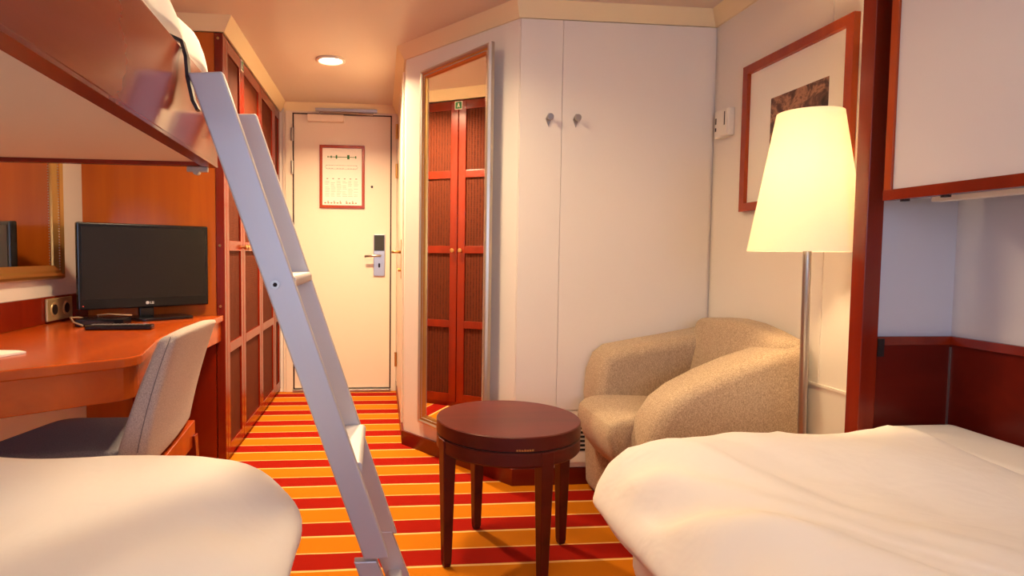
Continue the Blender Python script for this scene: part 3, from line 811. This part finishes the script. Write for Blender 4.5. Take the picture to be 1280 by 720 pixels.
# ------------------------------------------------------------------ berth partition with post
st(obj('wall_partition', box(new(), 1.285, XN, 1.512, 1.534, 0, H), M['laminate']))
st(obj('trim_6', box(new(), 1.24, 1.286, 1.49, 1.536, 0, H), M['cherry_red'], bevel=0.002))
st(obj('trim_7', strip([(XN, YB+0.001), (XN, 1.5115), (1.2865, 1.5115)], 0.012, 0.30, 0.775), M['mahogany']))
st(obj('trim_8', strip([(XN, YB+0.001), (XN, 1.5115), (1.2865, 1.5115)], 0.020, 0.775, 0.796, 0.014), M['cherry_red']))
st(obj('trim_9', box(new(), 1.5000, 1.5035, 1.496, 1.4995, 0.3, 0.768), M['steel']))
st(obj('trim_10', box(new(), 1.2868, 1.305, 1.4895, 1.4915, 0.745, 0.792), M['dark_metal']))

# upper berth folded up on the right
ub = thing('folded_upper_berth', 'white panelled upper berth folded flat against the right wall', 'bunk bed', (1.37, 0.5, 1.146))
bx0, by0, by1, bz0, bz1 = 1.240, -0.45, 1.442, 1.143, 2.02
bm = new()
box(bm, bx0, bx0+0.022, by1-0.022, by1, bz0+0.018, bz1)
box(bm, bx0, bx0+0.022, by0, by0+0.022, bz0+0.018, bz1)
box(bm, bx0, bx0+0.022, by0+0.022, by1-0.022, bz1-0.02, bz1)
fr_ = obj('panel_frame', bm, M['cherry'], ub, bevel=0.0015)
obj('bottom_rail', box(new(), bx0-0.002, bx0+0.024, by0, by1, bz0, bz0+0.026), M['cherry_red'], ub, bevel=0.0015)
obj('face_panel', box(new(), bx0+0.006, bx0+0.018, by0+0.02, by1-0.02, bz0+0.024, bz1-0.02), M['laminate'], ub)
obj('berth_box', box(new(), bx0+0.024, 1.46, by0, by1, bz0+0.008, bz1), M['laminate'], ub)
obj('reading_light', box(new(), 1.33, 1.36, 1.02, 1.40, bz0-0.004, bz0+0.008), M['white'], ub, bevel=0.002)
for y in (1.40, 1.29):
    obj('bolt', tube(new(), [(1.262, y, bz0+0.004), (1.262, y, bz0-0.004)], 0.010, 12), M['dark_metal'], ub)

# ------------------------------------------------------------------ upper berth let down on the left
def bxx(y): return -0.381 - 0.045*(y-0.68)
BE, BS = 1.706, -0.35
lb = thing('upper_bunk', 'lowered upper bunk with a tall cherry front board above the left bed', 'bunk bed', (-0.86, 0.7, 1.222))
xs, xe = bxx(BS), bxx(BE)
def slabxy(pts, z0, z1): return prism(new(), pts, 'z', z0, z1)
fb = obj('front_board', slabxy([(xs-0.022, BS), (xs, BS), (xe, BE), (xe-0.022, BE)], 1.226, 1.422), M['fascia'], lb, bevel=0.002)
obj('edge_strip', slabxy([(xs-0.034, BS), (xs, BS), (xe, BE), (xe-0.034, BE)], 1.220, 1.2262), M['cherry_red'], fb)
obj('end_board', slabxy([(XL+0.002, BE-0.024), (xe-0.0262, BE-0.024), (xe-0.0262, BE), (XL+0.002, BE)], 1.222, 1.36), M['cherry_red'], lb, bevel=0.002)
obj('end_board', slabxy([(XL+0.002, BS), (xs-0.0262, BS), (xs-0.0262, BS+0.02), (XL+0.002, BS+0.02)], 1.222, 1.36), M['cherry_red'], lb, bevel=0.002)
obj('bottom_panel', slabxy([(XL+0.002, BS+0.0205), (xs-0.0262, BS+0.0205), (xe-0.0262, BE-0.0245), (XL+0.002, BE-0.0245)], 1.232, 1.25), M['beige'], lb)
obj('mattress', slabxy([(XL+0.02, BS+0.03), (xs-0.028, BS+0.03), (xe-0.024, BE-0.03), (XL+0.02, BE-0.03)], 1.2505, 1.455), M['sheet'], lb, bevel=0.012, seg=3)
lt = obj('latch_plate', box(new(), xe-0.075, xe-0.022, BE-0.016, BE-0.004, 1.207, 1.2215), M['steel'], lb, bevel=0.002)
obj('latch_pin', tube(new(), [(xe-0.05, BE-0.022, 1.207), (xe-0.05, BE-0.002, 1.207)], 0.008, 12), M['steel'], lt)

# ------------------------------------------------------------------ ladder
ld = thing('bunk_ladder', 'aluminium ladder leaning from the upper bunk to the striped carpet', 'ladder', (-0.1, 1.5, 0))
def rail(y, TL, TR_, BL, BR, w=0.022):
    return hexa(new(), [(BL[0], y, BL[1]), (BR[0], y, BR[1]), (BR[0], y+w, BR[1]), (BL[0], y+w, BL[1])],
                [(TL[0], y, TL[1]), (TR_[0], y, TR_[1]), (TR_[0], y+w, TR_[1]), (TL[0], y+w, TL[1])])
obj('rail', rail(1.35, (-0.397, 1.368), (-0.328, 1.373), (-0.034, 0.326), (0.022, 0.326)), M['alu'], ld, bevel=0.004, seg=3)
obj('rail', rail(1.68, (-0.392, 1.357), (-0.324, 1.359), (-0.012, 0.240), (0.048, 0.230)), M['alu'], ld, bevel=0.004, seg=3)
# rungs
def lx(z): return -0.397 + (1.368-z)*(0.363/1.042)
for z in (0.937, 0.525, 0.12):
    b = new(); xc = lx(z)+(0.034 if z > 0.2 else 0.005)
    prism(b, rrect(xc, z, 0.062 if z > 0.2 else 0.04, 0.026, 0.010), 'y', 1.3725, 1.6795)
    obj('rung', b, M['alu'], ld, bevel=0.001)
bo = new(); tube(bo, [(-0.222, 1.3505, 0.932), (-0.222, 1.346, 0.932)], 0.010, 16)
bolt = obj('bolt', bo, M['steel'], ld)
obj('bolt_socket', tube(new(), [(-0.222, 1.3462, 0.932), (-0.222, 1.3455, 0.932)], 0.005, 6), M['slot'], bolt)
# lower sliding sections down to the floor
def ext(y, xa, xb, zt, w=0.03):
    k = 0.363/1.042
    return hexa(new(), [(xa+zt*k, y, 0.018), (xb+zt*k, y, 0.018), (xb+zt*k, y+w, 0.018), (xa+zt*k, y+w, 0.018)],
                [(xa, y, zt), (xb, y, zt), (xb, y+w, zt), (xa, y+w, zt)])
obj('lower_section', ext(1.349, -0.056, -0.006, 0.322, 0.024), M['alu'], ld, bevel=0.002)
obj('lower_section', ext(1.679, -0.030, 0.033, 0.238, 0.024), M['alu'], ld, bevel=0.002)
for (xa, xb, zt, y) in ((-0.056, -0.006, 0.322, 1.346), (-0.030, 0.033, 0.238, 1.676)):
    k = 0.363/1.042
    obj('rubber_foot', box(new(), xa+zt*k-0.006, xb+zt*k+0.006, y, y+0.03, 0, 0.0185), M['rubber'], ld, bevel=0.003)
for y in (1.352, 1.682):
    b = new(); w = 0.018
    xf = bxx(y)
    path = [(xf-0.031, 1.408), (xf-0.030, 1.446), (xf+0.002, 1.432), (xf+0.010, 1.402), (xf+0.013, 1.36), (xf+0.023, 1.312), (xf+0.032, 1.294)]
    if y > 1.6: path = [(p[0], p[1]) for p in path]
    th_ = 0.007
    for i in range(len(path)-1):
        a_, b2 = Vector(path[i]), Vector(path[i+1]); d_2 = (b2-a_).normalized(); nrm = Vector((-d_2.y, d_2.x))*th_*0.5
        a2 = a_ - d_2*0.001; c2 = b2 + d_2*0.001
        prism(b, [tuple(a2-nrm), tuple(c2-nrm), tuple(c2+nrm), tuple(a2+nrm)], 'y', y, y+w)
    obj('hook', b, M['dark_metal'], ld)

# ------------------------------------------------------------------ beds
def puffy(cx, cy, hx, hy, rc, ztop, zrim, zbot, R, wr=0.006, seed=0, topfn=None, n=220, skew=None, pexp=0.5, Ry=None, Rr=None, under=(0.010, 0.025, 0.042, 0.062)):
    """closed cushion-like cover: rounded-rectangle plan, domed edge, tucked under"""
    core = []
    def outline(t_):
        # arclength walk around a rounded rectangle
        segs = [('l', 2*(hy-rc)), ('c', rc*PI/2), ('l', 2*(hx-rc)), ('c', rc*PI/2), ('l', 2*(hy-rc)), ('c', rc*PI/2), ('l', 2*(hx-rc)), ('c', rc*PI/2)]
        tot = sum(s[1] for s in segs); s_ = t_*tot
        # start at right side, bottom
        dirs = [(0, 1), (-1, 0), (0, -1), (1, 0)]
        starts = [(hx, -(hy-rc)), (hx-rc, hy), (-hx, hy-rc), (-(hx-rc), -hy)]
        cents = [(hx-rc, hy-rc), (-(hx-rc), hy-rc), (-(hx-rc), -(hy-rc)), (hx-rc, -(hy-rc))]
        for k in range(4):
            ln = segs[2*k][1]
            if s_ <= ln: return (starts[k][0]+dirs[k][0]*s_, starts[k][1]+dirs[k][1]*s_), {0: (1, 0), 1: (0, 1), 2: (-1, 0), 3: (0, -1)}[k]
            s_ -= ln
            ln = segs[2*k+1][1]
            if s_ <= ln:
                a = k*PI/2 + s_/rc; return (cents[k][0]+rc*math.cos(a), cents[k][1]+rc*math.sin(a)), (math.cos(a), math.sin(a))
            s_ -= ln
        return (hx, -(hy-rc)), (1, 0)
    def sdf(x, y):
        qx, qy = abs(x)-(hx-rc), abs(y)-(hy-rc)
        return -(math.hypot(max(qx, 0), max(qy, 0)) + min(max(qx, qy), 0) - rc)
    ms = [0.0, 0.1, 0.2, 0.3, 0.4, 0.5, 0.58, 0.65, 0.71, 0.76, 0.80, 0.835, 0.865, 0.89, 0.912, 0.93, 0.945, 0.958, 0.969, 0.978, 0.986, 0.992, 0.997, 1.0]
    bm = new(); rings = []
    def warp(x, y, z):
        X, Y = cx+x, cy+y
        if skew: X, Y, z = skew(X, Y, z)
        return (X, Y, z)
    for mi, m_ in enumerate(ms):
        ring = []
        for k in range(n if mi else 1):
            (ox, oy), nn = outline(k/n)
            x, y = ox*m_, oy*m_
            qx_, qy_ = max(1e-4, hx-abs(x)), max(1e-4, hy-abs(y)); w_ = qy_/(qx_+qy_)
            Rx_ = (Rr if Rr and x > 0 else R)
            RR = Rx_*w_ + (Ry or R)*(1-w_)
            d = sdf(x, y); q = max(0.0, min(1.0, d/RR))
            prof_ = (1-(1-q)**2)**pexp
            e = (1-q)
            wv = 0.0
            s_al = k/n*2*(2*hx+2*hy)
            wv += math.sin(s_al*17 + seed + 3*noise.noise(Vector((x*3, y*3, seed))))*wr*e*min(1, q*6)
            wv += noise.noise(Vector((x*4.5+seed, y*4.5, 1.3)))*wr*1.6 + noise.noise(Vector((x*14+seed, y*14, 4.1)))*wr*0.35
            z = zrim + (ztop + (topfn(cx+x, cy+y) if topfn else 0) - zrim)*prof_ + wv*min(1, q*6+0.05)
            ring.append(bm.verts.new(warp(x, y, z)))
        rings.append(ring)
    for (ins, z) in ((0.0, zrim-under[0]), (0.008, zrim-under[1]), (0.03, zrim-under[2]), (0.055, zrim-under[3]), (0.075, zbot)):
        ring = []
        for k in range(n):
            (ox, oy), nn = outline(k/n)
            wv = math.sin(k/n*2*(2*hx+2*hy)*17+seed)*0.006
            ring.append(bm.verts.new(warp(ox-nn[0]*(ins+wv*(ins > 0)), oy-nn[1]*(ins+wv*(ins > 0)), z)))
        rings.append(ring)
    for k in range(n): bm.faces.new([rings[0][0], rings[1][k], rings[1][(k+1) % n]])
    for i in range(1, len(rings)-1):
        for k in range(n): bm.faces.new([rings[i][k], rings[i][(k+1) % n], rings[i+1][(k+1) % n], rings[i+1][k]])
    bm.faces.new(rings[-1][::-1])
    return bm

# left bed
bl = thing('single_bed', 'low single bed at the lower left under the upper bunk', 'bed', (-0.72, 0.45, 0), group=None)
bm = new(); box(bm, -1.31, -0.24, -0.55, 1.28, 0.08, 0.26)
obj('bed_base', bm, M['beige'], bl, bevel=0.01)
for px_, py_ in ((-1.25, -0.48), (-0.30, -0.48), (-1.25, 1.23), (-0.30, 1.21)):
    obj('leg', tube(new(), [(px_, py_, 0), (px_, py_, 0.0795)], [0.018, 0.024], 14), M['dark_metal'], bl)
obj('mattress', box(new(), -1.31, -0.24, -0.55, 1.28, 0.261, 0.41), M['sheet'], bl, bevel=0.03, seg=3)
bm = puffy(-0.73, 0.395, 0.585, 1.0, 0.24, 0.591, 0.486, 0.412, 0.30, 0.006, 2.0, pexp=0.6, Ry=0.10)
lab(obj('duvet', bm, M['duvet'], smooth=True), 'white puffy duvet spread over the left bed', 'duvet')

# right bed
br = thing('single_bed', 'low single bed at the lower right beside the white partition', 'bed', (1.0, 0.45, 0), group=None)
bm = new(); box(bm, 0.575, 1.49, -0.55, 1.34, 0.08, 0.26)
obj('bed_base', bm, M['beige'], br, bevel=0.01)
for px_, py_ in ((0.6, -0.48), (1.42, -0.48), (0.6, 1.29), (1.42, 1.29)):
    obj('leg', tube(new(), [(px_, py_, 0), (px_, py_, 0.0795)], [0.018, 0.024], 14), M['dark_metal'], br)
obj('mattress', box(new(), 0.575, 1.495, -0.55, 1.36, 0.261, 0.38), M['sheet'], br, bevel=0.03, seg=3)
def folds(x, y):
    # soft creases fanning out from the far left corner and down the left side
    a = math.atan2(y-1.05, x-0.95); d = math.hypot(x-0.95, y-1.05)
    w = max(0.0, min(1.0, (d-0.08)/0.25)) * max(0.0, min(1.0, (0.95-x)/0.25))
    n_ = noise.noise(Vector((x*2.2, y*2.2, 9.0)))
    w *= max(0.0, min(1.0, (1.40-y)/0.20))
    n2 = 0.6 + noise.noise(Vector((x*3.1, y*3.1, 2.0)))
    r_ = 0.013*w*n2*math.sin(x*36 + y*13 + 5*n_) + 0.007*w*n2*math.sin(x*71 + y*31 + 6*n_) + 0.012*w*n_
    b_ = 0.006*math.exp(-((x-1.20)/0.13)**2 - ((y-1.30)/0.30)**2)
    return r_ + b_
bm = puffy(0.90, 0.46, 0.405, 0.99, 0.08, 0.597, 0.432, 0.382, 0.25, 0.017, 5.0, topfn=folds, pexp=0.68, Ry=0.13, Rr=0.10)
lab(obj('duvet', bm, M['duvet'], smooth=True), 'white puffy duvet with creased corner on the right bed', 'duvet')
bm = puffy(1.36, 0.62, 0.135, 0.855, 0.05, 0.580, 0.50, 0.382, 0.06, 0.003, 8.0)
lab(obj('folded_blanket', bm, M['sheet'], smooth=True), 'flat white bedding strip between the right duvet and the wood panelling', 'bedding')

# bedding on the upper bunk
def sk_(X, Y, z):
    f = max(0.0, (Y-1.62)/0.18)
    return (X - 0.045*(Y-0.9) + 0.008*math.sin(Y*23), Y - 0.02*f*f, z - 0.055*f*f)
bm = puffy(-0.858, 0.77, 0.435, 1.06, 0.05, 1.548, 1.484, 1.458, 0.05, 0.019, 11.0, skew=sk_, under=(0.006, 0.012, 0.018, 0.022))
lab(obj('duvet', bm, M['duvet'], smooth=True), 'rumpled white duvet lying on the upper bunk by the ladder top', 'duvet')
